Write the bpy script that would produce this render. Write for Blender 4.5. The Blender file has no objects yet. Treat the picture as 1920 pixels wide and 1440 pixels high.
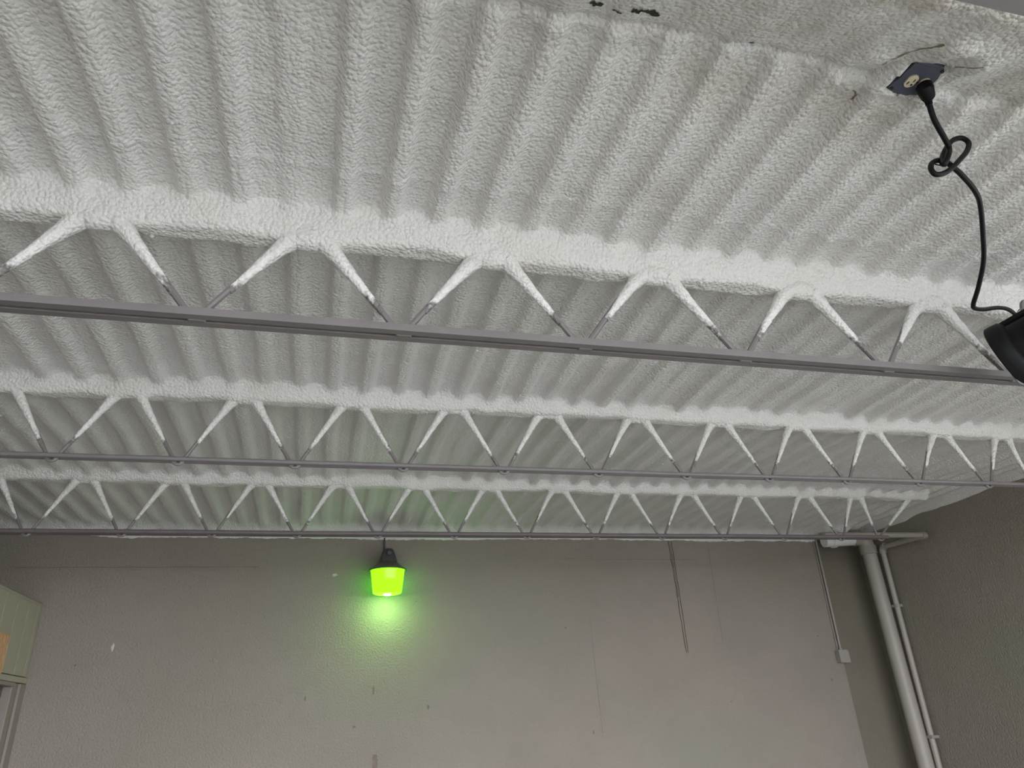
import bpy, math, random
import numpy as np
from mathutils import Vector, Matrix

# ------------------------------------------------------------------ frame of reference
# design units ("u") have the lens at the origin; S turns them into metres, H is the lens height
S, H = 0.75, 1.62
def W(p): return (p[0] * S, p[1] * S, p[2] * S + H)

sc = bpy.context.scene
col = sc.collection

# ------------------------------------------------------------------ camera
RIGHT = Vector((0.9683, -0.2440, -0.0531)); UP = Vector((-0.0582, -0.4273, 0.9023)); FWD = Vector((0.2429, 0.8706, 0.4279))
cam = bpy.data.cameras.new('camera'); camo = bpy.data.objects.new('camera', cam); col.objects.link(camo)
cam.sensor_fit = 'HORIZONTAL'; cam.sensor_width = 36.0; cam.lens = 1328.5 / 1920 * 36.0
cam.clip_start = 0.02; cam.clip_end = 500
m = Matrix((RIGHT, UP, -FWD)).transposed().to_4x4(); m.translation = Vector((0, 0, H))
camo.matrix_world = m
sc.camera = camo

# ------------------------------------------------------------------ world: an even overcast sky
world = bpy.data.worlds.new('overcast_sky'); sc.world = world; world.use_nodes = True
bg = world.node_tree.nodes['Background']
bg.inputs[0].default_value = (0.92, 0.965, 1.04, 1); bg.inputs[1].default_value = 1.0
sc.view_settings.view_transform = 'Standard'; sc.view_settings.look = 'None'
sc.view_settings.gamma = 1.0; sc.view_settings.use_curve_mapping = False
sc.view_settings.exposure = 3.15
sc.cycles.adaptive_threshold = 0.02; sc.cycles.diffuse_bounces = 3; sc.cycles.glossy_bounces = 2; sc.cycles.max_bounces = 6

# ------------------------------------------------------------------ key dimensions (u)
ZD = 1.83                       # mean level of the sprayed ceiling
XL, XR = -5.0, 6.22             # side walls
YB, YS, YF = 7.2, 7.27, -1.8    # back wall, corner recess, front wall
ZF = -H / S                     # floor
PITCH = 0.1875                  # deck ribs
ZB = 1.3976                     # bottom chords
OP = (-2.8, 6.22, 1.78)          # the wide opening in the front: left, right, head
SZ = 1.25                       # head of the unseen side opening, set low to dim the ceiling
SY = 2.4                        # the right side is open too, from the front as far back as this
JOISTS = [dict(Y=0.69, p=0.7267, x0=-0.50, zb=1.60, kind='angle'),  # unseen foam beam on this joist deepened to shade the front strip
          dict(Y=2.3507, p=0.7267, x0=-0.4931, zb=1.70, kind='angle'),
          dict(Y=3.9859, p=0.61, x0=-1.4102, zb=1.738, kind='rod'),
          dict(Y=5.6239, p=0.61, x0=-2.0404, zb=1.752, kind='rod')]
for j in JOISTS:
    last = 5.108 if j['Y'] > 5 else (5.13 if j['kind'] == 'rod' else 5.25)
    k0 = math.ceil((-4.75 - j['x0']) / j['p'])
    xs = []
    k = k0
    while j['x0'] + j['p'] * k < last - 0.3:
        xs.append(j['x0'] + j['p'] * k); k += 1
    j['reg'] = list(xs)
    xs.append(last)
    j['nodes'] = xs
    j['apex'] = [(a + b) / 2 for a, b in zip(xs[:-1], xs[1:])]
    if j['kind'] == 'rod': j['apex'][-1] += 0.05
    j['zt'] = j['zb'] + 0.035
    j['to'] = 0.066 if j['kind'] == 'angle' else 0.058
    j['bo'] = 0.052 if j['kind'] == 'angle' else 0.036
    j['rr'] = 0.0125 if j['kind'] == 'angle' else 0.0105
    j['rs'] = 0.040 if j['kind'] == 'angle' else 0.031

# guide for sampling the daylight that enters by the front opening (emits nothing itself)
for nm, cx, cy, ln_, rz, hd in (('front_opening_portal', (OP[0] + OP[1]) / 2, YF - 0.1, OP[1] - OP[0], 0, OP[2]), ('side_opening_portal', XR + 0.1, (YF + SY) / 2, SY - YF, 90, SZ)):
    pl = bpy.data.lights.new(nm, 'AREA'); pl.shape = 'RECTANGLE'; pl.size = ln_ * S; pl.size_y = (hd - ZF) * S
    pl.cycles.is_portal = True
    po = bpy.data.objects.new(nm, pl); col.objects.link(po)
    po.location = W((cx, cy, (hd + ZF) / 2)); po.rotation_euler = (math.radians(90), 0, math.radians(rz))

# ------------------------------------------------------------------ numeric noise
_rng = np.random.RandomState(7); _T = _rng.rand(256, 256)
def vn(x, y, seed=0):
    x = np.asarray(x, float) + seed * 17.31; y = np.asarray(y, float) + seed * 9.73
    xi = np.floor(x).astype(int); yi = np.floor(y).astype(int)
    fx = x - xi; fy = y - yi
    fx = fx * fx * fx * (fx * (fx * 6 - 15) + 10); fy = fy * fy * fy * (fy * (fy * 6 - 15) + 10)
    a = _T[xi & 255, yi & 255]; b = _T[(xi + 1) & 255, yi & 255]; c = _T[xi & 255, (yi + 1) & 255]; d = _T[(xi + 1) & 255, (yi + 1) & 255]
    return ((a * (1 - fx) + b * fx) * (1 - fy) + (c * (1 - fx) + d * fx) * fy) * 2 - 1
def ss(a, b, x):
    t = np.clip((x - a) / (b - a), 0, 1); return t * t * (3 - 2 * t)

# ------------------------------------------------------------------ materials
def nodes_of(name):
    mt = bpy.data.materials.new(name); mt.use_nodes = True
    nt = mt.node_tree; b = nt.nodes['Principled BSDF']
    return mt, nt, b
def N(nt, t, **kw):
    n = nt.nodes.new(t)
    for k, v in kw.items(): setattr(n, k, v)
    return n
def coords(nt, scale=(1, 1, 1)):
    tc = N(nt, 'ShaderNodeNewGeometry'); mp = N(nt, 'ShaderNodeMapping')
    mp.inputs['Scale'].default_value = scale
    nt.links.new(tc.outputs['Position'], mp.inputs['Vector']); return mp.outputs['Vector']
def noise(nt, vec, scale, detail=3, rough=0.5):
    n = N(nt, 'ShaderNodeTexNoise'); n.inputs['Scale'].default_value = scale; n.inputs['Detail'].default_value = detail
    n.inputs['Roughness'].default_value = rough; nt.links.new(vec, n.inputs['Vector']); return n.outputs['Fac']
def ramp(nt, fac, a, b, ca=(0, 0, 0, 1), cb=(1, 1, 1, 1)):
    r = N(nt, 'ShaderNodeValToRGB'); r.color_ramp.elements[0].position = a; r.color_ramp.elements[1].position = b
    r.color_ramp.elements[0].color = ca; r.color_ramp.elements[1].color = cb
    nt.links.new(fac, r.inputs['Fac']); return r.outputs['Color']
def mix(nt, fac, a, b):
    mx = N(nt, 'ShaderNodeMix', data_type='RGBA')
    if isinstance(fac, (int, float)): mx.inputs['Factor'].default_value = fac
    else: nt.links.new(fac, mx.inputs['Factor'])
    for v, k in ((a, 6), (b, 7)):
        if isinstance(v, tuple): mx.inputs[k].default_value = (*v[:3], 1)
        else: nt.links.new(v, mx.inputs[k])
    return mx.outputs[2]
def math_(nt, op, a, b=None, c=None):
    n = N(nt, 'ShaderNodeMath', operation=op)
    for i, v in enumerate((a, b, c)):
        if v is None: continue
        if isinstance(v, (int, float)): n.inputs[i].default_value = v
        else: nt.links.new(v, n.inputs[i])
    return n.outputs[0]
def bump(nt, b, height, strength, dist):
    bp = N(nt, 'ShaderNodeBump'); bp.inputs['Strength'].default_value = strength; bp.inputs['Distance'].default_value = dist
    nt.links.new(height, bp.inputs['Height']); nt.links.new(bp.outputs['Normal'], b.inputs['Normal'])

def plain(name, c, rough=0.5, metal=0.0, var=0.12, vs=14, bs=0.0, bsc=200):
    mt, nt, b = nodes_of(name); v = coords(nt)
    f = noise(nt, v, vs, 2)
    lo = tuple(x * (1 - var) for x in c); hi = tuple(min(1, x * (1 + var)) for x in c)
    nt.links.new(mix(nt, f, lo, hi), b.inputs['Base Color'])
    b.inputs['Roughness'].default_value = rough; b.inputs['Metallic'].default_value = metal
    if bs: bump(nt, b, noise(nt, v, bsc, 2), bs, 0.002)
    return mt

def foam_material(name, stains):
    mt, nt, b = nodes_of(name); v = coords(nt)
    w = N(nt, 'ShaderNodeMix', data_type='VECTOR')           # wobble the cells so they are not round
    nz = N(nt, 'ShaderNodeTexNoise'); nz.inputs['Scale'].default_value = 30; nt.links.new(v, nz.inputs['Vector'])
    add = N(nt, 'ShaderNodeVectorMath', operation='SCALE'); add.inputs['Scale'].default_value = 0.009; nt.links.new(nz.outputs['Color'], add.inputs[0])
    a2 = N(nt, 'ShaderNodeVectorMath', operation='ADD'); nt.links.new(v, a2.inputs[0]); nt.links.new(add.outputs[0], a2.inputs[1])
    vo = N(nt, 'ShaderNodeTexVoronoi', feature='F1'); vo.inputs['Scale'].default_value = 88
    nt.links.new(a2.outputs[0], vo.inputs['Vector'])
    fine = noise(nt, v, 170, 1)
    inv = math_(nt, 'SUBTRACT', 1.0, vo.outputs['Distance'])
    h = math_(nt, 'ADD', math_(nt, 'MULTIPLY', inv, 0.9), math_(nt, 'MULTIPLY', fine, 0.35))
    bump(nt, b, h, 0.95, 0.0060)
    base = mix(nt, noise(nt, v, 2.2, 2), (0.82, 0.80, 0.765), (0.88, 0.865, 0.835))
    if stains:
        sx = N(nt, 'ShaderNodeSeparateXYZ'); nt.links.new(v, sx.inputs[0])
        # yellow-brown ageing, more of it towards the front corner near the outlet
        yf = N(nt, 'ShaderNodeMapRange'); yf.inputs['From Min'].default_value = 1.35; yf.inputs['From Max'].default_value = 0.6
        nt.links.new(sx.outputs['Y'], yf.inputs['Value'])
        xf = N(nt, 'ShaderNodeMapRange'); xf.inputs['From Min'].default_value = -0.2; xf.inputs['From Max'].default_value = 1.4
        nt.links.new(sx.outputs['X'], xf.inputs['Value'])
        blot = ramp(nt, noise(nt, v, 5.0, 3, 0.6), 0.42, 0.72)
        f = math_(nt, 'MULTIPLY', math_(nt, 'MULTIPLY', blot, yf.outputs[0]), xf.outputs[0])
        base = mix(nt, math_(nt, 'MULTIPLY', f, 1.0), base, (0.46, 0.39, 0.26))
        spots = ramp(nt, noise(nt, v, 3.0, 1), 0.60, 0.75)
        base = mix(nt, math_(nt, 'MULTIPLY', spots, 0.25), base, (0.62, 0.58, 0.46))
    nt.links.new(base, b.inputs['Base Color'])
    b.inputs['Roughness'].default_value = 0.36
    b.inputs['Specular IOR Level'].default_value = 0.5
    return mt

def coat_material():
    mt = foam_material('thin_foam_coat', False); nt = mt.node_tree; b = nt.nodes['Principled BSDF']
    src = b.inputs['Base Color'].links[0].from_socket; v = coords(nt)
    sx = N(nt, 'ShaderNodeSeparateXYZ'); nt.links.new(v, sx.inputs[0])
    mr = N(nt, 'ShaderNodeMapRange'); mr.inputs['From Min'].default_value = H + S * 1.425; mr.inputs['From Max'].default_value = H + S * 1.56
    nt.links.new(sx.outputs['Z'], mr.inputs['Value'])
    k = math_(nt, 'ADD', mr.outputs[0], math_(nt, 'MULTIPLY', math_(nt, 'SUBTRACT', noise(nt, v, 60, 2), 0.5), 1.1))
    nt.links.new(mix(nt, ramp(nt, k, 0.25, 0.55), (0.21, 0.188, 0.187), src), b.inputs['Base Color'])
    return mt

def stucco(name, c, green=0.0):
    mt, nt, b = nodes_of(name); v = coords(nt)
    big = noise(nt, v, 1.3, 3, 0.55); mid = noise(nt, v, 7, 2)
    col_ = mix(nt, big, tuple(x * 0.86 for x in c), tuple(x * 1.12 for x in c))
    col_ = mix(nt, math_(nt, 'MULTIPLY', ramp(nt, mid, 0.5, 0.8), 0.25), col_, (c[0] * 0.8, c[1] * 0.84, c[2] * 0.78))
    if green: col_ = mix(nt, math_(nt, 'MULTIPLY', ramp(nt, noise(nt, v, 0.9, 3), 0.5, 0.7), green), col_, (c[0] * 0.9, c[1] * 1.0, c[2] * 0.9))
    nt.links.new(col_, b.inputs['Base Color']); b.inputs['Roughness'].default_value = 0.75
    h = math_(nt, 'ADD', noise(nt, v, 75, 2, 0.55), math_(nt, 'MULTIPLY', noise(nt, v, 260, 1), 0.3))
    bump(nt, b, h, 0.9, 0.010)
    return mt

M = {}
M['foam'] = foam_material('sprayed_foam', True)
M['foam_plain'] = foam_material('sprayed_foam_clean', False)
M['coat'] = coat_material()
M['wall'] = stucco('taupe_stucco', (0.29, 0.25, 0.21), 0.6)
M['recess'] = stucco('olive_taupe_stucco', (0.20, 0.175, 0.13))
M['floor'] = plain('concrete_floor', (0.17, 0.165, 0.15), 0.6, bs=0.2)
M['ground'] = plain('outdoor_concrete', (0.20, 0.195, 0.18), 0.8)
M['steel'] = plain('grey_primer_steel', (0.21, 0.188, 0.187), 0.38, 0.0, 0.14, 9, 0.15, 300)
M['steel_dark'] = plain('dusty_dark_steel', (0.15, 0.126, 0.126), 0.45, 0.0, 0.2, 12, 0.15, 300)
M['pipe'] = plain('taupe_painted_pipe', (0.36, 0.325, 0.285), 0.45, 0, 0.06, 5)
M['boxp'] = plain('taupe_painted_metal', (0.31, 0.28, 0.255), 0.5, 0, 0.06, 20)
M['board'] = plain('pale_sage_board_paint', (0.37, 0.345, 0.255), 0.5, 0, 0.06, 6)
M['trimp'] = plain('taupe_trim_paint', (0.26, 0.225, 0.19), 0.5, 0, 0.06, 6)
M['black'] = plain('black_powder_coat', (0.0035, 0.0035, 0.004), 0.6, 0, 0.2, 30)
M['rubber'] = plain('black_rubber', (0.004, 0.004, 0.005), 0.5, 0, 0.3, 60)
for k_ in ('black', 'rubber'): M[k_].node_tree.nodes['Principled BSDF'].inputs['Specular IOR Level'].default_value = 0.25
M['bracket'] = plain('grey_bracket_metal', (0.22, 0.22, 0.22), 0.4, 0.3)
M['chrome'] = plain('bright_screw', (0.7, 0.7, 0.7), 0.22, 1.0, 0.05)
M['galv'] = plain('blue_grey_cover', (0.085, 0.095, 0.125), 0.42, 0.2, 0.18, 30)
M['ivory'] = plain('ivory_plastic', (0.70, 0.63, 0.45), 0.4, 0, 0.05)
M['slot'] = plain('dark_slot', (0.02, 0.018, 0.016), 0.6)
M['cap'] = plain('charcoal_housing', (0.055, 0.055, 0.056), 0.5, 0, 0.15, 30)
M['capr'] = plain('bronze_reflector', (0.11, 0.095, 0.07), 0.45, 0.2, 0.15, 30)
M['streak'] = plain('rust_streak', (0.09, 0.068, 0.045), 0.8, 0, 0.4, 30)
M['crack'] = plain('hairline_crack', (0.18, 0.158, 0.132), 0.9, 0, 0.3, 50)
M['chip'] = plain('pale_chip', (0.55, 0.54, 0.47), 0.7)
M['stain'] = plain('brown_wall_stain', (0.20, 0.155, 0.125), 0.8, 0, 0.3, 30)
M['mould'] = plain('dark_green_mould', (0.03, 0.032, 0.018), 0.9, 0, 0.5, 60)
M['rustfoam'] = plain('brown_foam_seam', (0.24, 0.165, 0.08), 0.7, 0, 0.35, 40)
M['doorp'] = plain('blue_grey_door', (0.075, 0.08, 0.095), 0.4)
def wood():
    mt, nt, b = nodes_of('raw_plywood'); v = coords(nt, (30, 30, 3))
    f = noise(nt, v, 6, 5, 0.6)
    nt.links.new(mix(nt, ramp(nt, f, 0.35, 0.65), (0.42, 0.22, 0.10), (0.72, 0.45, 0.25)), b.inputs['Base Color'])
    b.inputs['Roughness'].default_value = 0.6; return mt
M['wood'] = wood()
def lens():
    mt, nt, b = nodes_of('glowing_green_lens'); v = coords(nt)
    b.inputs['Base Color'].default_value = (0.06, 0.12, 0.01, 1); b.inputs['Roughness'].default_value = 0.25
    b.inputs['Emission Color'].default_value = (0.105, 1.0, 0.002, 1)
    b.inputs['Emission Strength'].default_value = 0.54
    return mt
M['lens'] = lens()
def glow(name, c, s):
    mt, nt, b = nodes_of(name); b.inputs['Base Color'].default_value = (*c, 1)
    b.inputs['Emission Color'].default_value = (*c, 1); b.inputs['Emission Strength'].default_value = s; return mt
M['bulb'] = glow('lamp_bulb_tip', (0.50, 1.0, 0.30), 48)

# ------------------------------------------------------------------ mesh building
class MB:
    def __init__(s): s.v = []; s.f = []
    def add(s, vs, fs):
        o = len(s.v); s.v += [tuple(p) for p in vs]; s.f += [tuple(i + o for i in f) for f in fs]; return s
    def box(s, a, b, axes=None, org=None):
        vs = [(x, y, z) for z in (a[2], b[2]) for y in (a[1], b[1]) for x in (a[0], b[0])]
        if axes: vs = [tuple(Vector(org) + axes[0] * p[0] + axes[1] * p[1] + axes[2] * p[2]) for p in vs]
        return s.add(vs, [(0, 2, 3, 1), (4, 5, 7, 6), (0, 1, 5, 4), (2, 6, 7, 3), (0, 4, 6, 2), (1, 3, 7, 5)])
    def bbox(s, a, b, bev, axes=None, org=None):
        """box with all edges chamfered"""
        vs = []; c = [(a[i] + b[i]) / 2 for i in range(3)]; h = [abs(b[i] - a[i]) / 2 for i in range(3)]
        bev = min(bev, min(h) * 0.9)
        idx = {}
        for sx in (-1, 1):
            for sy in (-1, 1):
                for sz in (-1, 1):
                    for ax in range(3):
                        q = [h[0] * sx, h[1] * sy, h[2] * sz]
                        for k in range(3):
                            if k != ax: q[k] -= bev * (sx, sy, sz)[k]
                        idx[(sx, sy, sz, ax)] = len(vs); vs.append(tuple(c[k] + q[k] for k in range(3)))
        fs = []
        for ax in range(3):
            o = [k for k in range(3) if k != ax]
            for sg in (-1, 1):
                loop = []
                for p, q in ((-1, -1), (1, -1), (1, 1), (-1, 1)):
                    t = [0, 0, 0]; t[ax] = sg; t[o[0]] = p; t[o[1]] = q; loop.append(idx[(*t, ax)])
                fs.append(loop)
        for ax in range(3):
            o = [k for k in range(3) if k != ax]
            for p in (-1, 1):
                for q in (-1, 1):
                    e = []
                    for sg in (-1, 1):
                        t = [0, 0, 0]; t[ax] = sg; t[o[0]] = p; t[o[1]] = q
                        e.append((idx[(*t, o[0])], idx[(*t, o[1])]))
                    fs.append([e[0][0], e[0][1], e[1][1], e[1][0]])
        for sx in (-1, 1):
            for sy in (-1, 1):
                for sz in (-1, 1): fs.append([idx[(sx, sy, sz, k)] for k in range(3)])
        if axes: vs = [tuple(Vector(org) + axes[0] * p[0] + axes[1] * p[1] + axes[2] * p[2]) for p in vs]
        return s.add(vs, fs)
    def tube(s, path, rad, n=10, cap=True, closed=False):
        P = [Vector(p) for p in path]; L = len(P)
        R = rad if isinstance(rad, (list, tuple)) else [rad] * L
        up = None; rings = []
        for i in range(L):
            t = (P[min(i + 1, L - 1)] - P[max(i - 1, 0)]).normalized()
            if up is None:
                up = Vector((0, 0, 1)) if abs(t.z) < 0.9 else Vector((0, 1, 0))
            a = (up - t * up.dot(t)).normalized(); b = t.cross(a); up = a
            rings.append([tuple(P[i] + (a * math.cos(2 * math.pi * k / n) + b * math.sin(2 * math.pi * k / n)) * R[i]) for k in range(n)])
        vs = [p for r in rings for p in r]
        fs = [(i * n + k, i * n + (k + 1) % n, (i + 1) * n + (k + 1) % n, (i + 1) * n + k) for i in range(L - 1) for k in range(n)]
        if cap: fs += [tuple(range(n))[::-1], tuple((L - 1) * n + k for k in range(n))]
        return s.add(vs, fs)
    def lathe(s, prof, org, axis=(0, 0, 1), n=28):
        """prof: (radius, distance along axis)"""
        t = Vector(axis).normalized(); a = t.orthogonal().normalized(); b = t.cross(a); o = Vector(org)
        vs = [tuple(o + t * h + (a * math.cos(2 * math.pi * k / n) + b * math.sin(2 * math.pi * k / n)) * r) for r, h in prof for k in range(n)]
        fs = [(i * n + k, i * n + (k + 1) % n, (i + 1) * n + (k + 1) % n, (i + 1) * n + k) for i in range(len(prof) - 1) for k in range(n)]
        fs += [tuple(range(n))[::-1], tuple((len(prof) - 1) * n + k for k in range(n))]
        return s.add(vs, fs)
    def prism(s, pts, a, b):
        """pts: list of 3-D points (closed loop), extruded from offset vector a to b"""
        n = len(pts); a = Vector(a); b = Vector(b)
        vs = [tuple(Vector(p) + a) for p in pts] + [tuple(Vector(p) + b) for p in pts]
        return s.add(vs, [tuple(range(n))[::-1], tuple(range(n, 2 * n))] + [(i, (i + 1) % n, n + (i + 1) % n, n + i) for i in range(n)])
    def mesh(s, name, mat, org=(0, 0, 0), smooth=False):
        me = bpy.data.meshes.new(name)
        o = W(org)
        me.from_pydata([tuple(c - q for c, q in zip(W(p), o)) for p in s.v], [], s.f)
        me.update(); me.materials.append(M[mat])
        import bmesh
        bm = bmesh.new(); bm.from_mesh(me); bmesh.ops.recalc_face_normals(bm, faces=bm.faces); bm.to_mesh(me); bm.free()
        if smooth:
            me.polygons.foreach_set('use_smooth', [True] * len(me.polygons))
            if hasattr(me, 'set_sharp_from_angle'): me.set_sharp_from_angle(angle=math.radians(40))
        return me
    def build(s, name, mat, parent=None, smooth=False, org=None):
        """one mesh object; org (u) is its own origin"""
        po = parent['_org'] if parent is not None else None
        org = tuple(org) if org is not None else (tuple(po) if po is not None else (0, 0, 0))
        return place(name, s.mesh(name, mat, org, smooth), org, parent)
def place(name, me, org, parent=None):
    o = bpy.data.objects.new(name, me); col.objects.link(o)
    o['_org'] = tuple(float(c) for c in org)
    if parent is not None:
        o.parent = parent; po = parent['_org']
        o.location = tuple(S * (a - b) for a, b in zip(org, po))
    else: o.location = W(org)
    return o
def thing(name, label, cat, org, group=None):
    o = bpy.data.objects.new(name, None); col.objects.link(o); o.location = W(org); o.empty_display_size = 0.1
    o['_org'] = tuple(float(c) for c in org); o['label'] = label; o['category'] = cat
    if group: o['group'] = group
    return o
def struct(o, label=None, cat=None):
    o['kind'] = 'structure'
    if label: o['label'] = label
    if cat: o['category'] = cat
    return o
def np_mesh(name, V, F, mat, smooth=True):
    me = bpy.data.meshes.new(name)
    V = np.asarray(V, np.float32); F = np.asarray(F, np.int32)
    me.vertices.add(len(V)); me.vertices.foreach_set('co', V.ravel())
    me.loops.add(F.size); me.loops.foreach_set('vertex_index', F.ravel())
    me.polygons.add(len(F)); me.polygons.foreach_set('loop_start', np.arange(0, F.size, 4, dtype=np.int32))
    try: me.polygons.foreach_set('loop_total', np.full(len(F), 4, np.int32))
    except Exception: pass
    me.polygons.foreach_set('use_smooth', np.ones(len(F), bool))
    me.materials.append(M[mat]); me.update(calc_edges=True); me.validate()
    return me

# ================================================================== the setting
def slab(name, a, b, mat, label, cat):
    return struct(MB().box(a, b).build(name, mat), label, cat)
T = 0.2
slab('floor', (XL, YF, ZF - T), (XR, YS + T, ZF), 'floor', 'grey concrete floor of the open-fronted bay', 'floor')
slab('ground', (-40, -60, ZF - T - 0.3), (45, 60, ZF - T - 0.001), 'ground', 'pale concrete yard outside the open front', 'ground')
wall_back = slab('wall_back', (XL, YB, ZF), (5.600, YB + 0.5, ZD + 0.3), 'wall', 'taupe stucco back wall below the sprayed ceiling', 'wall')
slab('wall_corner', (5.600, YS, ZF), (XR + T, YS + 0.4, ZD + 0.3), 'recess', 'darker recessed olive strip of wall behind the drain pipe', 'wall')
f = MB().box((XR, SY, ZF), (XR + T, YS, ZD + 0.3)).box((XR, YF, SZ), (XR + T, SY, ZD + 0.3)).box((XR, YF - T, ZF), (XR + T, YF + 0.05, SZ))
wall_right = struct(f.build('wall_right', 'wall'), 'taupe stucco side wall on the right', 'wall')
slab('wall_left', (XL - T, YF, ZF), (XL, YB, ZD + 0.3), 'wall', 'taupe stucco side wall far to the left', 'wall')
f = MB()
f.box((XL, YF - T, ZF), (OP[0], YF, ZD + 0.3)); f.box((OP[0], YF - T, OP[2]), (OP[1], YF, ZD + 0.3))
struct(f.build('wall_front', 'wall'), 'front wall around the wide opening', 'wall')

# ---- ceiling: sprayed foam over a ribbed deck, one relief surface
def ceiling_z(X, Y):
    wob = 0.012 * vn(X * 1.1, Y * 0.9, 1) + 0.006 * vn(X * 4, Y * 2.2, 2)
    ph = (X + 0.045 + wob) / PITCH
    k = np.floor(ph); fr = ph - k
    wd = 0.068
    prot = ss(-wd, wd, fr) - ss(0.40 - 0.11, 0.40 + 0.13, fr) + ss(1 - wd, 1 + wd, fr)
    amp = 0.041 * (0.9 + 0.35 * vn(k * 0.77 + 3, Y * 0.7, 3))
    bay = ss(2.3, 2.45, Y) - ss(3.9, 4.1, Y)
    amp = amp * (1 - 0.1 * bay)
    # a few ribs are almost buried in foam
    amp = amp * (1 - 0.75 * ss(0.55, 0.8, vn(k * 1.37, np.floor(Y / 1.64 + 0.55) * 3.1, 4)))
    front = 1 - ss(1.24, 1.33, Y)
    amp = amp * (1 - 0.75 * front)
    side = ss(0.0, 0.25, XR - X); amp = amp * side
    amp = amp * ss(0.0, 0.30, YB - Y)
    z = ZD + 0.012 - amp * prot
    # crusty row of beads along the rib edges in places
    bead = np.exp(-((fr - 0.42) / 0.09) ** 2) * np.clip(vn(X * 45, Y * 38, 5), 0, 1) * ss(0.1, 0.6, vn(k * 0.9, Y * 0.8, 6)) * (1 - ss(2.0, 2.4, Y)) * ss(-0.35, 0.0, X)
    z = z - 0.012 * bead
    z = z - 0.010 * vn(X * 1.7, Y * 1.5, 7) - 0.006 * vn(X * 5, Y * 5, 8) - 0.0022 * vn(X * 19, Y * 15, 9)
    # front strip: a thicker, smoother layer that hangs a little lower
    z = z - front * (0.012 + 0.55 * np.clip(1.28 - Y, 0, 0.36)) - 0.004 * front * vn(X * 9, Y * 9, 10)
    edge = np.exp(-((Y - 1.325 - 0.02 * vn(X * 1.3, Y * 0 + 3, 11)) / 0.03) ** 2)
    z = z - edge * (0.006 + 0.009 * vn(X * 28, Y * 28, 12))
    crack = np.exp(-((Y - 1.285 - 0.02 * vn(X * 1.3, Y * 0 + 3, 11)) / 0.010) ** 2)
    z = z + 0.012 * crack
    # faint overspray ledge before the first beam
    led = np.exp(-((Y - 2.07 - 0.03 * vn(X * 2.2, Y * 0, 13)) / 0.018) ** 2); z = z - 0.005 * led
    # swelling around the outlet
    ro = np.sqrt((X - 1.73) ** 2 + (Y - 1.235) ** 2)
    z = z - 0.03 * np.exp(-((ro - 0.16) / 0.07) ** 2) * (0.7 + 0.6 * vn(X * 14, Y * 14, 14))
    ox = np.maximum(np.abs(X - 1.738 - 0.15 * (1.235 - Y)) / 0.066, np.abs(Y - 1.233) / 0.060) + 0.10 * vn(X * 40, Y * 40, 27)
    z = np.minimum(z, 1.770 + 0.010 * vn(X * 22, Y * 22, 28) + 0.3 * np.clip(ox - 1.35, 0, 3) ** 1.5); z = np.where(ox < 1.0, 1.79, z)
    # foam-buried top chords
    for j in JOISTS:
        yc = j['Y'] + 0.010 * vn(X * 1.5, X * 0 + j['Y'], 15)
        d = Y - yc
        end = 1 - ss(5.76, 5.88, X + 0.03 * vn(Y * 9, X * 6, 16))
        zb = j['zb'] + 0.010 * vn(X * 2.3, X * 0 + j['Y'] * 3, 17) + 0.005 * vn(X * 7, X * 0 + j['Y'], 18)
        fl = 0.088 + 0.018 * vn(X * 4, X * 0 + j['Y'], 19); bk = 0.075 + 0.012 * vn(X * 3, X * 0 + j['Y'], 20)
        tf = np.clip((-d - 0.030) / (fl - 0.030), 0, 6); tb = np.clip((d - 0.040) / (bk - 0.030), 0, 6)
        rise = np.where(d < 0, 0.015 * tf + 0.115 * tf ** 2, 0.02 * tb + 0.10 * tb ** 2) + (1 - end) * 0.4
        lump = 0.007 * vn(X * 8, Y * 11, 21) + 0.002 * vn(X * 24, Y * 24, 22)
        zbm = np.minimum(zb + rise - lump, ZD + 0.2)
        kk = 0.014; hh = np.clip(0.5 + 0.5 * (zbm - z) / kk, 0, 1)
        z = zbm * (1 - hh) + z * hh - kk * hh * (1 - hh)
        for xa in j['apex']:
            for sgn in (-1, 1):
                q = ((X - xa - sgn * j['to'] * 0.9) / 0.045) ** 2 + ((d + 0.055) / 0.05) ** 2
                z = z - 0.013 * np.exp(-q) * end
    # coves at the right and back walls
    cr = np.clip(1 - (XR - X) / 0.16, 0, 1); z = z - 0.07 * cr ** 2.2 * (1 + 0.35 * vn(Y * 4, X * 2, 23)) 
    dw = YB - Y + 0.02 * vn(X * 3, Y * 0, 24)
    cb = np.clip(1 - dw / 0.22, 0, 1); z = z - (0.075 + 0.02 * vn(X * 5.3, Y * 0, 25)) * cb ** 2.0 * ss(5.9, 5.6, X)
    # the lump where the roof drain goes through
    q = ((X - 5.72) / 0.24) ** 2 + ((Y - 6.98) / 0.16) ** 2; z = z - 0.075 * np.exp(-q) * (1 + 0.3 * vn(X * 14, Y * 14, 26))
    return z
xs = np.arange(XL, XR + 0.02, 0.0128); xs[-1] = XR + 0.01
ys = np.concatenate([np.arange(YF, 0.45, 0.06), np.arange(0.45, YS + 0.03, 0.0128)])
GX, GY = np.meshgrid(xs, ys)
GZ = ceiling_z(GX, GY)
V = np.stack([GX * S, GY * S, GZ * S + H], -1).reshape(-1, 3)
nx, ny = len(xs), len(ys)
I = (np.arange(ny - 1)[:, None] * nx + np.arange(nx - 1)[None, :]).ravel()
F = np.stack([I, I + nx, I + nx + 1, I + 1], -1)
ceiling = bpy.data.objects.new('ceiling', np_mesh('ceiling', V, F, 'foam')); col.objects.link(ceiling)
ceiling['_org'] = (0, 0, -H / S)
struct(ceiling, 'white sprayed foam ceiling over ribbed roof deck', 'ceiling')
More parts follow.
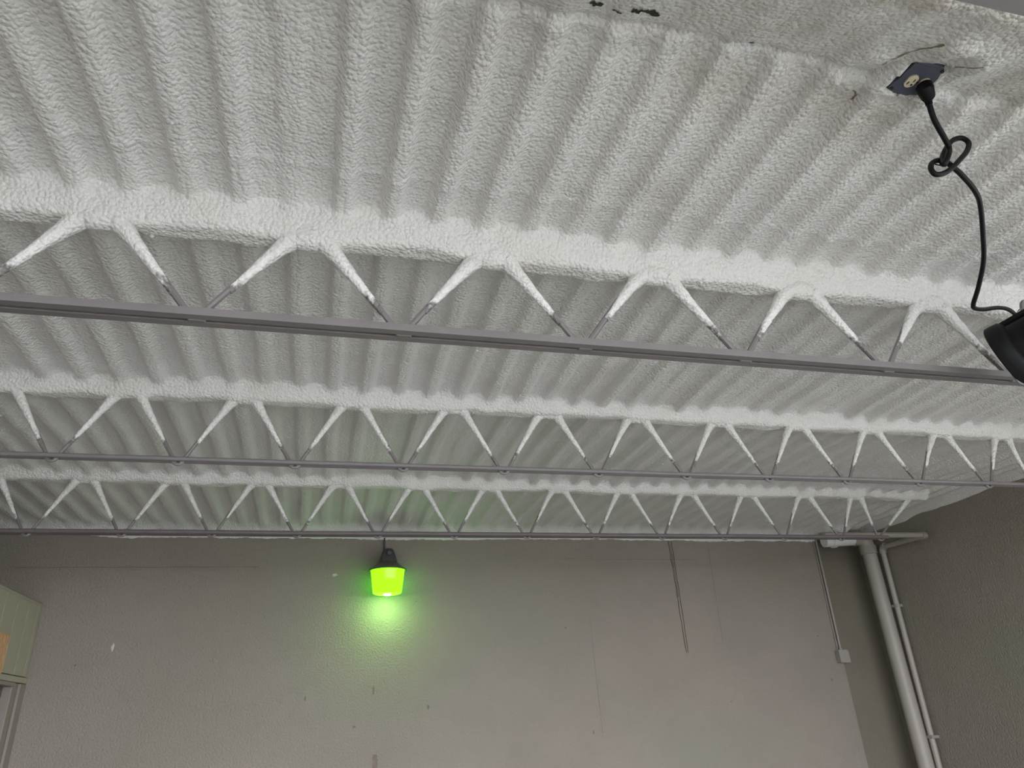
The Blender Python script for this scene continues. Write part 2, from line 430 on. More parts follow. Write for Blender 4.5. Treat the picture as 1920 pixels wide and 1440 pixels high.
roof = struct(MB().box((XL - T, YF - T, ZD + 0.12), (XR + T, YS + 0.6, ZD + 0.3)).build('roof', 'floor'), 'flat roof slab above the foam', 'roof')
def foam_at(x, y): return float(ceiling_z(np.array([[x]]), np.array([[y]]))[0, 0])

# overspray lip: the thin ragged edge of foam on the back wall
rnd = random.Random(3)
lip = MB(); n = 420; x0, x1 = -4.9, 5.60
top, bot = [], []
for i in range(n + 1):
    x = x0 + (x1 - x0) * i / n
    zz = 1.716 + 0.008 * float(vn(x * 2.0, 0.3, 30)) + 0.007 * float(vn(x * 9, 0.3, 31)) + 0.004 * rnd.uniform(-1, 1) - 0.008 * ss(3.8, 4.2, x)
    zz += 0.02 * ss(-1.9, -2.2, x)
    bot.append(zz)
vs = []
for i in range(n + 1):
    x = x0 + (x1 - x0) * i / n
    vs += [(x, YB - 0.002, bot[i]), (x, YB - 0.014, bot[i] + 0.008), (x, YB - 0.05, 1.775), (x, YB - 0.002, 1.80)]
lip.add(vs, [(i * 4 + k, i * 4 + 4 + k, i * 4 + 5 + k, i * 4 + 1 + k) for i in range(n) for k in range(3)])
lip.build('foam_edge', 'foam_plain', ceiling, True)

# stray foam specks stuck to the ceiling
sp = MB()
for i in range(150):
    x = rnd.uniform(-2.5, 5.8); y = rnd.uniform(1.5, 6.9)
    r = rnd.uniform(0.004, 0.010); z = foam_at(x, y)
    sp.lathe([(0.0006, -r * 0.9), (r * 0.8, -r * 0.5), (r, 0), (r * 0.7, r * 0.6)], (x, y, z), (0, 0, 1), 7)
o = sp.build('foam_speck', 'foam_plain', ceiling, True); o['kind'] = 'stuff'

# mould spots and the brown seams in the front strip
def surface_patch(name, mat, pts, width, seed, parent=ceiling):
    """a thin ragged ribbon lying on the ceiling foam"""
    r = random.Random(seed); b = MB(); L = []; R = []
    for i in range(len(pts) - 1):
        for q in range(8):
            t = q / 8; x = pts[i][0] * (1 - t) + pts[i + 1][0] * t; y = pts[i][1] * (1 - t) + pts[i + 1][1] * t
            dx = pts[i + 1][0] - pts[i][0]; dy = pts[i + 1][1] - pts[i][1]; l = math.hypot(dx, dy)
            w = width * r.uniform(0.25, 1.0) / 2
            x += r.uniform(-1, 1) * width * 0.25; y += r.uniform(-1, 1) * width * 0.25
            for lst, s_ in ((L, 1), (R, -1)):
                px, py = x - dy / l * w * s_, y + dx / l * w * s_
                lst.append((px, py, foam_at(px, py) - 0.0025))
    n = len(L); b.add(L + R, [(i, i + 1, n + i + 1, n + i) for i in range(n - 1)])
    return b.build(name, mat, parent)
surface_patch('mould_spot', 'mould', [(0.62, 1.205), (0.665, 1.212)], 0.022, 1)
surface_patch('mould_spot', 'mould', [(0.74, 1.20), (0.785, 1.197), (0.845, 1.212)], 0.024, 2)
surface_patch('mould_spot', 'mould', [(0.70, 1.225), (0.73, 1.222)], 0.010, 3)
surface_patch('mould_spot', 'mould', [(1.16, 1.25), (1.175, 1.256)], 0.016, 4)
surface_patch('foam_seam', 'rustfoam', [(1.637, 1.05), (1.61, 1.143), (1.598, 1.20), (1.612, 1.228)], 0.008, 5)
surface_patch('foam_seam', 'rustfoam', [(1.83, 1.10), (1.81, 1.13), (1.80, 1.16)], 0.005, 6)
surface_patch('foam_seam', 'rustfoam', [(1.60, 1.345), (1.625, 1.36), (1.635, 1.395)], 0.009, 7)

# marks on the back wall
def wall_ribbon(name, mat, pts, w, seed=0, depth=0.003, jit=0.3):
    r = random.Random(seed); P = []
    for i in range(len(pts) - 1):
        for q in range(6):
            t = q / 6; P.append((pts[i][0] * (1 - t) + pts[i + 1][0] * t + r.uniform(-1, 1) * w * jit, pts[i][1] * (1 - t) + pts[i + 1][1] * t + r.uniform(-1, 1) * w * jit))
    P.append(pts[-1]); b = MB(); L = []; R = []
    for i, (x, z) in enumerate(P):
        a = P[max(i - 1, 0)]; c = P[min(i + 1, len(P) - 1)]; dx, dz = c[0] - a[0], c[1] - a[1]; l = math.hypot(dx, dz) or 1
        hw = w / 2 * r.uniform(0.6, 1.0)
        L.append((x - dz / l * hw, YB - depth, z + dx / l * hw)); R.append((x + dz / l * hw, YB - depth, z - dx / l * hw))
    n = len(L); b.add(L + R, [(i, i + 1, n + i + 1, n + i) for i in range(n - 1)])
    return b.build(name, mat, wall_back)
wall_ribbon('rust_streak', 'streak', [(3.703, 1.705), (3.712, 1.40), (3.718, 1.0), (3.726, 0.537)], 0.009, 1)
wall_ribbon('rust_streak', 'streak', [(3.742, 1.705), (3.744, 1.3), (3.748, 0.9), (3.745, 0.536)], 0.009, 2)
wall_ribbon('rust_streak', 'streak', [(3.722, 1.705), (3.725, 1.5), (3.728, 1.1)], 0.006, 3)
wall_ribbon('hairline_crack', 'crack', [(-2.62, 1.447), (-1.5, 1.444), (-0.6, 1.442)], 0.005, 4)
wall_ribbon('hairline_crack', 'crack', [(2.48, 1.512), (3.2, 1.508), (4.04, 1.503)], 0.004, 5)
wall_ribbon('hairline_crack', 'crack', [(4.18, 1.66), (4.183, 1.57), (4.176, 1.1), (4.17, 0.65)], 0.005, 6)
wall_ribbon('hairline_crack', 'crack', [(2.693, 0.95), (2.70, 0.4), (2.71, -0.2)], 0.003, 7)
wall_ribbon('wall_stain', 'stain', [(0.545, -0.215), (0.545, -0.30), (0.548, -0.55)], 0.055, 8, jit=0.05)
def chip(x, z, w, h, seed, mat='chip', name='paint_chip'):
    r = random.Random(seed); n = 11
    P = [(x + math.cos(6.283 * k / n) * w * r.uniform(0.5, 1), YB - 0.003, z + math.sin(6.283 * k / n) * h * r.uniform(0.5, 1)) for k in range(n)]
    MB().prism(P, (0, 0.004, 0), (0, 0, 0)).build(name, mat, wall_back)
chip(-1.733, 0.757, 0.016, 0.04, 1); chip(0.115, 1.362, 0.032, 0.018, 2)
for i, (x, z, w, h) in enumerate([(0.512, 0.312, 0.012, 0.05), (-0.09, 0.272, 0.012, 0.03), (1.02, 0.15, 0.014, 0.03), (0.35, 0.02, 0.02, 0.012), (2.42, 0.82, 0.012, 0.012), (2.62, -0.15, 0.010, 0.02), (-2.0, 0.62, 0.012, 0.012), (0.05, 1.33, 0.006, 0.006), (0.9, 1.1, 0.01, 0.006), (5.35, 0.66, 0.01, 0.012), (5.40, 0.21, 0.014, 0.014), (4.15, 0.05, 0.01, 0.01)]):
    chip(x, z, w, h, 20 + i, 'crack', 'wall_nick')

# ================================================================== joists
def rod_mesh(name, dx, dz, r, n=8): return MB().tube([(-dx * 0.1, 0, -dz * 0.1), (dx, 0, dz)], r, n).mesh(name, 'steel', (0, 0, 0), True)
def shift(me): return me
def foam_coat(j, seed, span_l, span_r):
    """foam on the two diagonals under one top bend: leg, arch, leg (local, apex at x=0, z=0 at chord level)"""
    r = random.Random(seed); to, rr, rs = j['to'], j['rr'], j['rs']
    zt = j['zt'] - ZB; P = []; R = []
    fl = r.uniform(0.12, 0.26); fr_ = r.uniform(0.05, 0.18)
    def leg(sgn, span, t0, ns):
        bx = sgn * (span - j['bo']); tx = sgn * to; o = []
        for i in range(ns):
            t = t0 + (1 - t0) * i / (ns - 1); s_ = (t - t0) / (1 - t0)
            rad = rr * 1.03 + (rs - rr) * (0.72 * s_ ** 1.35 + 0.5 * s_ ** 7)
            o.append((Vector((bx + (tx - bx) * t, -0.004 * s_, (zt - 0.022) * t)), rad * (1 + 0.05 * r.uniform(-1, 1))))
        return o
    A = leg(-1, span_l, fl, 15); B = leg(1, span_r, fr_, 15)
    arch = []
    pa, pb = A[-1][0], B[-1][0]; da = (A[-1][0] - A[-2][0]).normalized(); db = (B[-1][0] - B[-2][0]).normalized()
    for i in range(1, 10):
        t = i / 10; c1 = pa + da * 0.022; c2 = pb + db * 0.022
        q = pa * (1 - t) ** 3 + c1 * 3 * t * (1 - t) ** 2 + c2 * 3 * t * t * (1 - t) + pb * t ** 3
        arch.append((q, rs * (1 + 0.30 * math.sin(math.pi * t))))
    seq = A + arch + B[::-1]
    m_ = MB().tube([s_[0] for s_ in seq], [s_[1] for s_ in seq], 14)
    # lumps
    vs = np.array(m_.v); k = vn(vs[:, 0] * 40 + seed, vs[:, 2] * 40 + vs[:, 1] * 30, 40)
    vs[:, 1] += 0.0022 * k; vs[:, 2] += 0.0015 * k; m_.v = [tuple(p) for p in vs]
    me = m_.mesh('foam_coat', 'coat', (0, 0, 0), True)
    me.polygons.foreach_set('use_smooth', [True] * len(me.polygons)); return me
def joist(j, label, idx):
    Y = j['Y']; t = thing('steel_joist', label, 'joist', (0.0, Y, ZB), 'open-web roof joists')
    xa, xb = XL + 0.02, j['nodes'][-1] + 0.06
    if j['kind'] == 'angle':
        w, h, th, g = 0.032, 0.030, 0.005, 0.020
        z0 = 1.329; z1 = z0 + h
        for s_, nm in ((-1, 'bottom_angle'), (1, 'bottom_angle')):
            pr = [(0, s_ * g / 2, z0), (0, s_ * (g / 2 + w), z0), (0, s_ * (g / 2 + w), z1), (0, s_ * (g / 2 + w - th), z1), (0, s_ * (g / 2 + w - th), z0 + th), (0, s_ * g / 2, z0 + th)]
            MB().prism([(0, p[1] + Y, p[2]) for p in pr], (xa, 0, 0), (xb, 0, 0)).build(nm, 'steel', t)
    else:
        r_, g = (0.0135, 0.010) if Y < 5 else (0.0165, 0.018); mt_ = 'steel' if Y < 5 else 'steel_dark'
        for s_ in (-1, 1):
            sag = [(xa + (xb - xa) * i / 40, Y + s_ * (g / 2 + r_), ZB - 0.021 + 0.002 * float(vn(i * 0.4, Y + s_, 50))) for i in range(41)]
            MB().tube(sag, r_, 10).build('bottom_rod', mt_, t, True)
    half = j['p'] / 2; zt = j['zt'] - ZB
    dxr = half - j['bo'] - j['to']
    ov = 1.10
    # regular diagonals share two meshes
    mr = rod_mesh('web_rod', dxr * ov, zt * ov, j['rr']); ml = rod_mesh('web_rod', -dxr * ov, zt * ov, j['rr'])
    for me in (mr, ml):                     # mesh() lifts by H: undo for shared local meshes
        pass
    coats = [foam_coat(j, 100 * idx + q, half, half) for q in range(4)]
    N_ = j['nodes']; A_ = j['apex']; q = 0
    for i, xk in enumerate(N_):
        # diagonal to the right-hand apex
        if i < len(A_):
            d = A_[i] - xk
            me = mr if abs(d - half) < 1e-3 else rod_mesh('web_rod', (d - j['bo'] - j['to']) * ov, zt * ov, j['rr'])
            place('web_rod', me, (xk + j['bo'], Y, ZB), t)
        else:                               # end diagonal up to the bearing seat
            place('web_rod', rod_mesh('web_rod', 0.47, j['zt'] - ZB, j['rr']), (xk + 0.01, Y, ZB), t)
            e = MB(); n_ = 12
            e.tube([(xk + 0.01 + 0.47 * (0.25 + 0.75 * k_ / n_), Y - 0.004, ZB + (j['zt'] - ZB) * (0.25 + 0.75 * k_ / n_)) for k_ in range(n_ + 1)], [j['rr'] * 1.05 + (j['rs'] * 0.95 - j['rr']) * (k_ / n_) ** 1.3 for k_ in range(n_ + 1)], 12)
            e.build('foam_coat', 'coat', t, True)
        if i > 0:
            d = xk - A_[i - 1]
            me = ml if abs(d - half) < 1e-3 else rod_mesh('web_rod', -(d - j['bo'] - j['to']) * ov, zt * ov, j['rr'])
            place('web_rod', me, (xk - j['bo'], Y, ZB), t)
        # bend of the web bar below the chord
        if j['kind'] == 'rod':
            P = [(j['bo'] * 0.72 * math.cos(a), 0, -0.026 + -0.020 * math.sin(a)) for a in [math.pi * k_ / 8 for k_ in range(9)]]
            if i == 0: bend = MB().tube(P, j['rr'] * 0.9, 8).mesh('web_bend', 'steel', (0, 0, 0), True)
            place('web_bend', bend, (xk, Y, ZB), t)
        else:
            if i == 0: bend = MB().bbox((-0.030, -0.010, -0.070), (0.030, 0.010, -0.045), 0.004).mesh('weld_block', 'steel', (0, 0, 0))
            place('weld_block', bend, (xk + 0.01, Y, ZB), t)
    for i, x_ in enumerate(A_):
        sl, sr = x_ - N_[i], N_[i + 1] - x_
        me = coats[i % 4] if abs(sl - half) < 1e-3 and abs(sr - half) < 1e-3 else foam_coat(j, 100 * idx + 50 + i, sl, sr)
        place('foam_coat', me, (x_, Y, ZB), t)
    return t
LAB = ['grey steel joist chord crossing the upper right corner, nearest of all',
       'nearest full steel joist, with two flat angle bars and widely spaced foam-coated webs',
       'middle steel joist, with thin paired rods and foam-coated V webs',
       'farthest thin steel joist, directly above the top of the back wall']
for i, j in enumerate(JOISTS): joist(j, LAB[i], i)

# ================================================================== things on the walls
# --- green security light
LX, LY = 0.602, 6.99
lamp = thing('security_light', 'lit yellow-green security light with charcoal housing on the back wall', 'light', (LX, LY, 1.13))
MB().tube([(LX - 0.022, YB - 0.02, 1.72), (LX - 0.022, YB - 0.02, 1.56)], 0.008, 8).build('conduit', 'cap', lamp, True)
MB().box((LX - 0.05, LY + 0.03, 1.44), (LX + 0.05, YB - 0.001, 1.53)).build('wall_arm', 'cap', lamp)
hs = MB(); prof = [(1.428, 0.0875), (1.47, 0.079), (1.52, 0.063), (1.553, 0.050), (1.565, 0.040)]
n = 32; vs = []
for z, r_ in prof:
    for k in range(n):
        a = 2 * math.pi * k / n; e = 4.0
        q = (abs(math.cos(a)) ** e + abs(math.sin(a)) ** e) ** (-1 / e)
        vs.append((LX + r_ * q * math.cos(a), LY + r_ * q * math.sin(a), z))
hs.add(vs, [(i * n + k, i * n + (k + 1) % n, (i + 1) * n + (k + 1) % n, (i + 1) * n + k) for i in range(len(prof) - 1) for k in range(n)] + [tuple(range(n)), tuple(range((len(prof) - 1) * n, len(prof) * n))])
hs.build('housing', 'cap', lamp, True)
MB().lathe([(0.026, 0), (0.028, 0.008), (0.027, 0.022), (0.018, 0.028)], (LX + 0.006, LY - 0.058, 1.517), (0, -1, -0.15), 8).build('mounting_bolt', 'cap', lamp)
MB().lathe([(0.080, 0.075), (0.092, 0.068), (0.115, 0.045), (0.152, 0.014), (0.178, 0.002), (0.181, -0.010), (0.174, -0.012), (0.150, 0.006), (0.09, 0.04)], (LX, LY, 1.366), (0, 0, 1), 40).build('reflector_skirt', 'capr', lamp, True)
lp = [(0.158, 1.366)]
for i in range(26):
    t_ = i / 25; z = 1.36 - 0.205 * t_; r_ = 0.160 - 0.026 * t_
    if t_ > 0.5: r_ += 0.0022 * (1 if i % 2 else -1)
    lp.append((r_, z))
lp += [(0.128, 1.146), (0.112, 1.140), (0.05, 1.136), (0.01, 1.135)]
ln = MB().lathe([(r_, z - 1.366) for r_, z in lp], (LX, LY, 1.366), (0, 0, 1), 40).build('lens', 'lens', lamp, True)
MB().lathe([(0.004, 0), (0.026, 0.0015), (0.034, 0.006), (0.030, 0.010)], (LX, LY, 1.127), (0, 0, 1), 16).build('bulb_tip', 'bulb', lamp, True)

# --- conduit and junction box at the wall edge
cd = thing('conduit_box', 'small taupe junction box with thin conduit rising along the wall edge', 'junction box', (5.575, YB, 0.44))
MB().tube([(5.600, YB - 0.020, 1.76), (5.585, YB - 0.020, 0.50)], 0.013, 10).build('conduit', 'boxp', cd, True)
MB().tube([(5.570, YB - 0.010, 1.72), (5.555, YB - 0.010, 0.52)], 0.007, 8).build('conduit', 'trimp', cd, True)
MB().bbox((5.515, YB - 0.075, 0.375), (5.630, YB, 0.500), 0.004).build('box_body', 'boxp', cd)
MB().bbox((5.511, YB - 0.082, 0.371), (5.634, YB - 0.075, 0.504), 0.003).build('cover', 'boxp', cd)
for sx, sz in ((5.525, 0.385), (5.62, 0.49)): MB().lathe([(0.006, 0), (0.005, 0.003)], (sx, YB - 0.082, sz), (0, -1, 0), 8).build('screw', 'steel', cd)
MB().lathe([(0.018, 0), (0.020, 0.012), (0.020, 0.028), (0.015, 0.03)], (5.586, YB - 0.020, 0.498), (0, 0, 1), 10).build('connector', 'boxp', cd, True)

# --- big drain pipe in the corner
PX, PY, PR = 6.085, 6.94, 0.078
dp = thing('drain_pipe', 'thick taupe drain pipe standing in the right back corner', 'pipe', (PX, PY, ZF))
MB().tube([(PX, PY, ZF), (PX, PY, 1.56)], PR, 24).build('riser', 'pipe', dp, True)
MB().lathe([(PR, 0), (PR + 0.014, 0.006), (PR + 0.014, 0.095), (PR, 0.10)], (PX, PY, 1.50), (0, 0, 1), 24).build('coupling', 'pipe', dp, True)
el = [(PX, PY, 1.57), (PX - 0.01, PY, 1.63), (PX - 0.045, PY + 0.005, 1.675), (PX - 0.10, PY + 0.012, 1.69), (PX - 0.16, PY + 0.02, 1.685)]
MB().tube(el, [PR + 0.004] * 5, 24).build('elbow', 'pipe', dp, True)
MB().tube([(PX - 0.14, PY + 0.018, 1.687), (PX - 0.52, PY + 0.06, 1.672)], PR - 0.004, 24).build('leader', 'foam_plain', dp, True)
MB().lathe([(PR - 0.004, 0), (PR + 0.01, 0.004), (PR + 0.01, 0.05), (PR - 0.002, 0.055)], (PX - 0.38, PY + 0.045, 1.678), (-1, 0.1, -0.03), 24).build('coupling', 'foam_plain', dp, True)
# --- thin pipe on the right wall
QX = 6.165
tp = thing('water_pipe', 'thin taupe water pipe with elbows on the right wall', 'pipe', (QX, 6.9, ZF))
r_ = 0.029
MB().tube([(QX, 6.885, ZF), (QX, 6.815, 1.50)], r_, 14).build('riser', 'pipe', tp, True)
MB().tube([(QX, 6.815, 1.49), (QX, 6.812, 1.53), (QX, 6.795, 1.552), (QX, 6.76, 1.556)], r_ + 0.010, 14).build('elbow', 'pipe', tp, True)
MB().tube([(QX, 6.80, 1.556), (QX, 6.17, 1.532)], r_ * 0.95, 14).build('branch', 'pipe', tp, True)
MB().tube([(QX, 6.21, 1.534), (QX - 0.002, 6.165, 1.533), (QX - 0.025, 6.145, 1.533), (QX - 0.07, 6.143, 1.533)], r_ + 0.008, 14).build('elbow', 'pipe', tp, True)
MB().tube([(QX - 0.05, 6.143, 1.533), (4.9, 6.143, 1.526)], r_ * 0.95, 14).build('branch', 'pipe', tp, True)
for z in (0.9, -0.4):
    MB().bbox((QX - 0.035, 6.80, z), (XR, 6.90, z + 0.03), 0.004).build('pipe_strap', 'boxp', tp)

# --- board-clad enclosure at the left, doorway below it
BX = -2.35
en = thing('board_enclosure', 'pale sage vertical-board enclosure at left against the back wall', 'enclosure', (BX, 6.2, 0.49))
MB().box((BX - 0.9, 4.6, 0.545), (BX - 0.035, YB - 0.001, 1.105)).build('carcass', 'trimp', en)  # darker than the boards, colour standing in for shade in their seams
ye = YB - 0.002; seams = [ye, 7.12, 6.90, 6.655, 6.405, 6.155, 5.905, 5.655, 5.405, 5.155, 4.905, 4.6]
for a, b in zip(seams[1:], seams[:-1]):
    MB().bbox((BX - 0.034, a + 0.0065, 0.538), (BX, b - 0.0065, 1.112), 0.0015).build('board', 'board', en)
MB().bbox((BX - 0.92, 4.58, 1.105), (BX + 0.006, ye, 1.125), 0.003).build('top_board', 'board', en)
MB().bbox((BX - 0.03, 4.58, 0.487), (BX + 0.012, ye, 0.530), 0.003).build('bottom_rail', 'board', en)
dr = MB().bbox((BX - 0.13, 6.97, ZF), (BX - 0.012, ye, 0.486), 0.006).build('door_1', 'trimp'); struct(dr, 'taupe door frame post under the board enclosure', 'door frame')
dr['_org'] = (0, 0, 0)
MB().bbox((BX - 0.012, 7.075, ZF), (BX + 0.010, ye, 0.482), 0.004).build('casing', 'trimp', dr)
MB().bbox((BX - 0.60, 5.4, ZF), (BX - 0.075, 6.965, 0.47), 0.004).build('door_leaf', 'doorp', dr)
MB().bbox((BX - 0.13, 4.6, 0.455), (BX + 0.004, 6.975, 0.486), 0.004).build('door_head', 'trimp', dr)
pw = thing('plywood_offcut', 'raw brown plywood board fixed on the sage boards at far left', 'board', (BX + 0.04, 6.3, 0.54))
MB().bbox((BX + 0.001, 5.9, 0.515), (BX + 0.045, 6.53, 0.79), 0.003).build('panel', 'wood', pw)
MB().bbox((BX + 0.0, 5.9, 0.79), (BX + 0.047, 6.533, 0.796), 0.002).build('edge_strip', 'wood', pw)

# ================================================================== outlet, cord and spotlight
OX, OY = 1.738, 1.234
OZ = 1.775
ob = thing('outlet_box', 'blue-grey duplex outlet box sunk into the ceiling foam', 'outlet', (OX, OY, OZ))
out = [(1.664, 1.284), (1.676, 1.232), (1.681, 1.170), (1.735, 1.163), (1.792, 1.170), (1.806, 1.205), (1.808, 1.258), (1.787, 1.293), (1.742, 1.299), (1.700, 1.297)]
cxx, cyy = 1.738, 1.232
dense = []
rr_ = random.Random(9)
for i in range(len(out)):
    a, b = out[i], out[(i + 1) % len(out)]
    for q in range(4): dense.append((a[0] + (b[0] - a[0]) * q / 4 + rr_.uniform(-1, 1) * 0.0025, a[1] + (b[1] - a[1]) * q / 4 + rr_.uniform(-1, 1) * 0.0025))
MB().prism([(x, y, OZ) for x, y in dense], (0, 0, 0), (0, 0, 0.03)).build('box_body', 'slot', ob)
MB().prism([(cxx + (x - cxx) * 0.94, cyy + (y - cyy) * 0.94, OZ - 0.006) for x, y in dense], (0, 0, 0), (0, 0, 0.008)).build('cover_plate', 'galv', ob)
MB().bbox((1.688, 1.172, OZ - 0.010), (1.788, 1.181, OZ - 0.005), 0.002).build('cover_lip', 'galv', ob)
for i, cx_ in enumerate((1.721, 1.7705)):
    cy_ = 1.2405 + 0.004 * i; pts = []
    for k in range(24):
        a = 2 * math.pi * k / 24; x = 0.0205 * math.cos(a); y = 0.0235 * math.sin(a)
        x = max(-0.0175, min(0.0175, x)); pts.append((cx_ + x, cy_ + y, OZ - 0.006))
    rc = MB().prism(pts, (0, 0, -0.005), (0, 0, 0.001)).build('receptacle', 'ivory', ob)
    if i == 0:
        MB().box((cx_ - 0.0095, cy_ + 0.001, OZ - 0.0125), (cx_ - 0.0065, cy_ + 0.012, OZ - 0.0105)).build('slot', 'slot', rc)
        MB().box((cx_ + 0.006, cy_ - 0.010, OZ - 0.0125), (cx_ + 0.0085, cy_ + 0.0, OZ - 0.0105)).build('slot', 'slot', rc)
        MB().lathe([(0.0035, 0), (0.0035, 0.002)], (cx_ + 0.009, cy_ + 0.011, OZ - 0.0125), (0, 0, 1), 8).build('ground_hole', 'slot', rc)
MB().lathe([(0.004, 0), (0.0045, 0.002)], (1.746, 1.242, OZ - 0.008), (0, 0, 1), 8).build('centre_screw', 'chrome', ob)
for x, y in ((1.680, 1.279), (1.795, 1.19)): MB().lathe([(0.006, 0), (0.006, 0.003)], (x, y, OZ - 0.009), (0, 0, 1), 8).build('knockout', 'slot', ob)

cord_pts = [(1.8021,1.2700,1.7550),(1.8116,1.2800,1.7275),(1.8343,1.3000,1.6825),(1.8861,1.3300,1.6503),(1.9183,1.3500,1.6291),(1.9007,1.3500,1.5891),(1.8814,1.3600,1.5586),(1.9074,1.3800,1.5996),(1.9456,1.3850,1.6530),(1.9944,1.3850,1.7050),(2.0358,1.3800,1.7200),(2.0505,1.3750,1.6962),(2.0202,1.3700,1.6502),(1.9695,1.3650,1.6014),(1.9225,1.3650,1.5589),(1.8850,1.3700,1.5322),(1.8508,1.3750,1.5241),(1.8453,1.3800,1.5478),(1.8642,1.3850,1.5805),(1.8949,1.3850,1.5997),(1.9184,1.3800,1.5946),(1.9470,1.3850,1.5834),(1.9975,1.4000,1.5639),(2.0816,1.4400,1.5474),(2.1648,1.5000,1.5468),(2.2621,1.6000,1.5080),(2.3511,1.7000,1.4709),(2.4069,1.8000,1.4220),(2.4431,1.8700,1.3958),(2.4820,1.9000,1.3980),(2.5936,1.9500,1.4342),(2.7376,2.0000,1.4865),(2.8637,2.0500,1.5211),(2.9653,2.1000,1.5276),(3.01,2.13,1.49)]
def spline(P, m_=8):
    P = [Vector(p) for p in P]; o = []
    for i in range(len(P) - 1):
        a, b, c, d = P[max(i - 1, 0)], P[i], P[i + 1], P[min(i + 2, len(P) - 1)]
        for q in range(m_):
            t = q / m_
            o.append(0.5 * ((2 * b) + (c - a) * t + (2 * a - 5 * b + 4 * c - d) * t * t + (3 * b - a - 3 * c + d) * t ** 3))
    o.append(P[-1]); return o
pc = thing('power_cord', 'black knotted power cord running from ceiling outlet to the spotlight', 'cord', tuple(cord_pts[0]))
MB().tube(spline(cord_pts), 0.0088, 10).build('cable', 'rubber', pc, True)
px_, py_ = 1.7735, 1.2455
MB().tube([(px_, py_, OZ - 0.010), (px_ + 0.001, py_ + 0.001, OZ - 0.03), (px_ + 0.012, py_ + 0.010, OZ - 0.045), (1.8045, 1.2725, 1.748), (1.813, 1.2815, 1.725)], [0.024, 0.025, 0.021, 0.013, 0.0105], 14).build('plug', 'rubber', pc, True)
for a, b in (((1.905, 1.372, 1.570), (1.955, 1.378, 1.560)), ((1.905, 1.374, 1.566), (1.865, 1.375, 1.569))):
    MB().tube([a, b], 0.002, 6).build('wire_tie', 'rubber', pc)

# spotlight on the first joist
sl = thing('spotlight', 'black round stage spotlight hung at the right edge by the nearest joist', 'spotlight', (2.98, 2.13, 1.35))
AX = Vector((-0.40, 0.90, -0.19)).normalized()
fc = Vector((2.862, 2.12, 1.318))           # centre of the front rim
MB().lathe([(0.070, -0.40), (0.095, -0.395), (0.112, -0.37), (0.122, -0.28), (0.126, -0.05), (0.126, -0.046)], fc, AX, 36).build('body', 'black', sl, True)
MB().lathe([(0.126, -0.06), (0.142, -0.052), (0.154, -0.040), (0.157, -0.01), (0.157, 0.012), (0.150, 0.018), (0.142, 0.014), (0.136, -0.030)], fc, AX, 40).build('front_rim', 'black', sl, True)
MB().lathe([(0.137, -0.032), (0.137, -0.028), (0.02, -0.024)], fc, AX, 36).build('front_glass', 'rubber', sl, True)
sd = AX.cross(Vector((0, 0, 1))).normalized(); tpv = sd.cross(AX).normalized()
for i in range(5):
    MB().lathe([(0.128, -0.20 - i * 0.03), (0.136, -0.196 - i * 0.03), (0.136, -0.188 - i * 0.03), (0.128, -0.184 - i * 0.03)], fc, AX, 30).build('cooling_fin', 'black', sl, True)
# side plate with screws
MB().bbox((-0.16, -0.055, 0.118), (-0.02, 0.055, 0.142), 0.006, (AX, sd, tpv), fc).build('top_plate', 'black', sl)
for q, w_ in ((-0.052, -0.035), (-0.13, -0.035), (-0.052, 0.035)):
    MB().lathe([(0.010, 0), (0.010, 0.004), (0.006, 0.007)], fc + AX * q + sd * w_ * 1.0 + tpv * 0.142, tpv, 10).build('screw', 'chrome', sl, True)
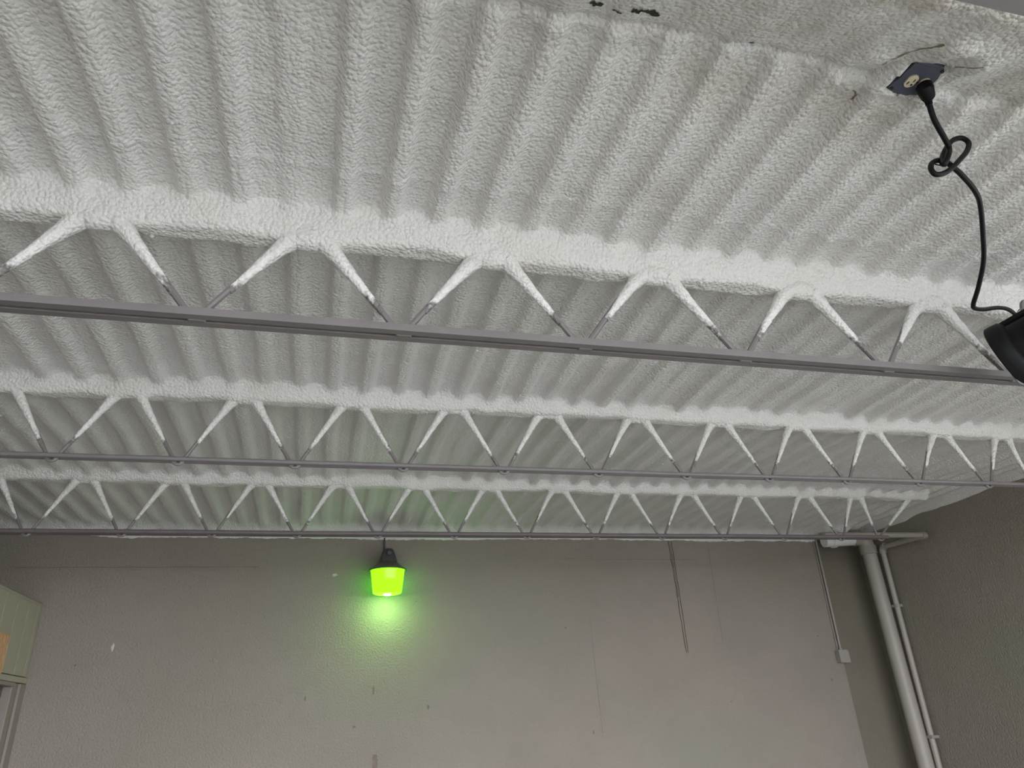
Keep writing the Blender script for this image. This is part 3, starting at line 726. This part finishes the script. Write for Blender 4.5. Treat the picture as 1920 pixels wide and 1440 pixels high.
# hanging bracket: flat bar with a hole, bolted up to the joist chord
br = MB(); o_ = Vector((3.055, 2.12, 1.475)); bx_ = Vector((1, 0.05, 0.1)).normalized(); bz_ = Vector((-0.02, -0.2, 1)).normalized(); by_ = bz_.cross(bx_).normalized()
ring = []; hole = []
for k in range(28):
    a = 2 * math.pi * k / 28
    ring.append(o_ + bx_ * (0.042 * math.cos(a)) + bz_ * (0.105 + 0.042 * math.sin(a) if math.sin(a) > 0 else 0.105 + 0.16 * math.sin(a)))
    hole.append(o_ + bx_ * (0.013 * math.cos(a)) + bz_ * (0.105 + 0.018 * math.sin(a)))
for sgn in (-1, 1):
    pass
th_ = by_ * 0.006
vs = [tuple(p - th_) for p in ring] + [tuple(p - th_) for p in hole] + [tuple(p + th_) for p in ring] + [tuple(p + th_) for p in hole]
n = 28; fs = []
for k in range(n):
    k2 = (k + 1) % n
    fs += [(k, k2, n + k2, n + k), (2 * n + k, 3 * n + k, 3 * n + k2, 2 * n + k2), (k, 2 * n + k, 2 * n + k2, k2), (n + k, n + k2, 3 * n + k2, 3 * n + k)]
br.add(vs, fs).build('bracket_tab', 'bracket', sl)
MB().tube(spline([(3.09, 2.14, 1.50), (3.19, 2.18, 1.56), (3.26, 2.27, 1.52), (3.27, 2.35, 1.40)], 6), 0.012, 8).build('yoke_arm', 'bracket', sl, True)
MB().bbox((3.23, 2.27, 1.355), (3.31, 2.43, 1.41), 0.006).build('clamp', 'bracket', sl)
MB().tube(spline([(3.03, 2.10, 1.57), (2.985, 2.09, 1.555), (2.955, 2.09, 1.52), (2.945, 2.10, 1.48), (2.96, 2.11, 1.44)], 6), 0.0032, 6).build('safety_wire', 'steel_dark', sl, True)
MB().tube(spline([(2.835, 2.10, 1.235), (2.800, 2.09, 1.245), (2.790, 2.085, 1.21), (2.81, 2.085, 1.175), (2.845, 2.09, 1.17), (2.87, 2.1, 1.19)], 6), 0.0055, 8).build('wire_loop', 'bracket', sl, True)
MB().lathe([(0.01, 0), (0.034, 0.004), (0.040, 0.015), (0.040, 0.045), (0.030, 0.055)], fc + AX * -0.02 - tpv * 0.150 + sd * 0.0, -tpv, 18).build('tilt_knob', 'rubber', sl, True)

# tidy helper properties
for o in list(bpy.data.objects):
    if '_org' in o: del o['_org']
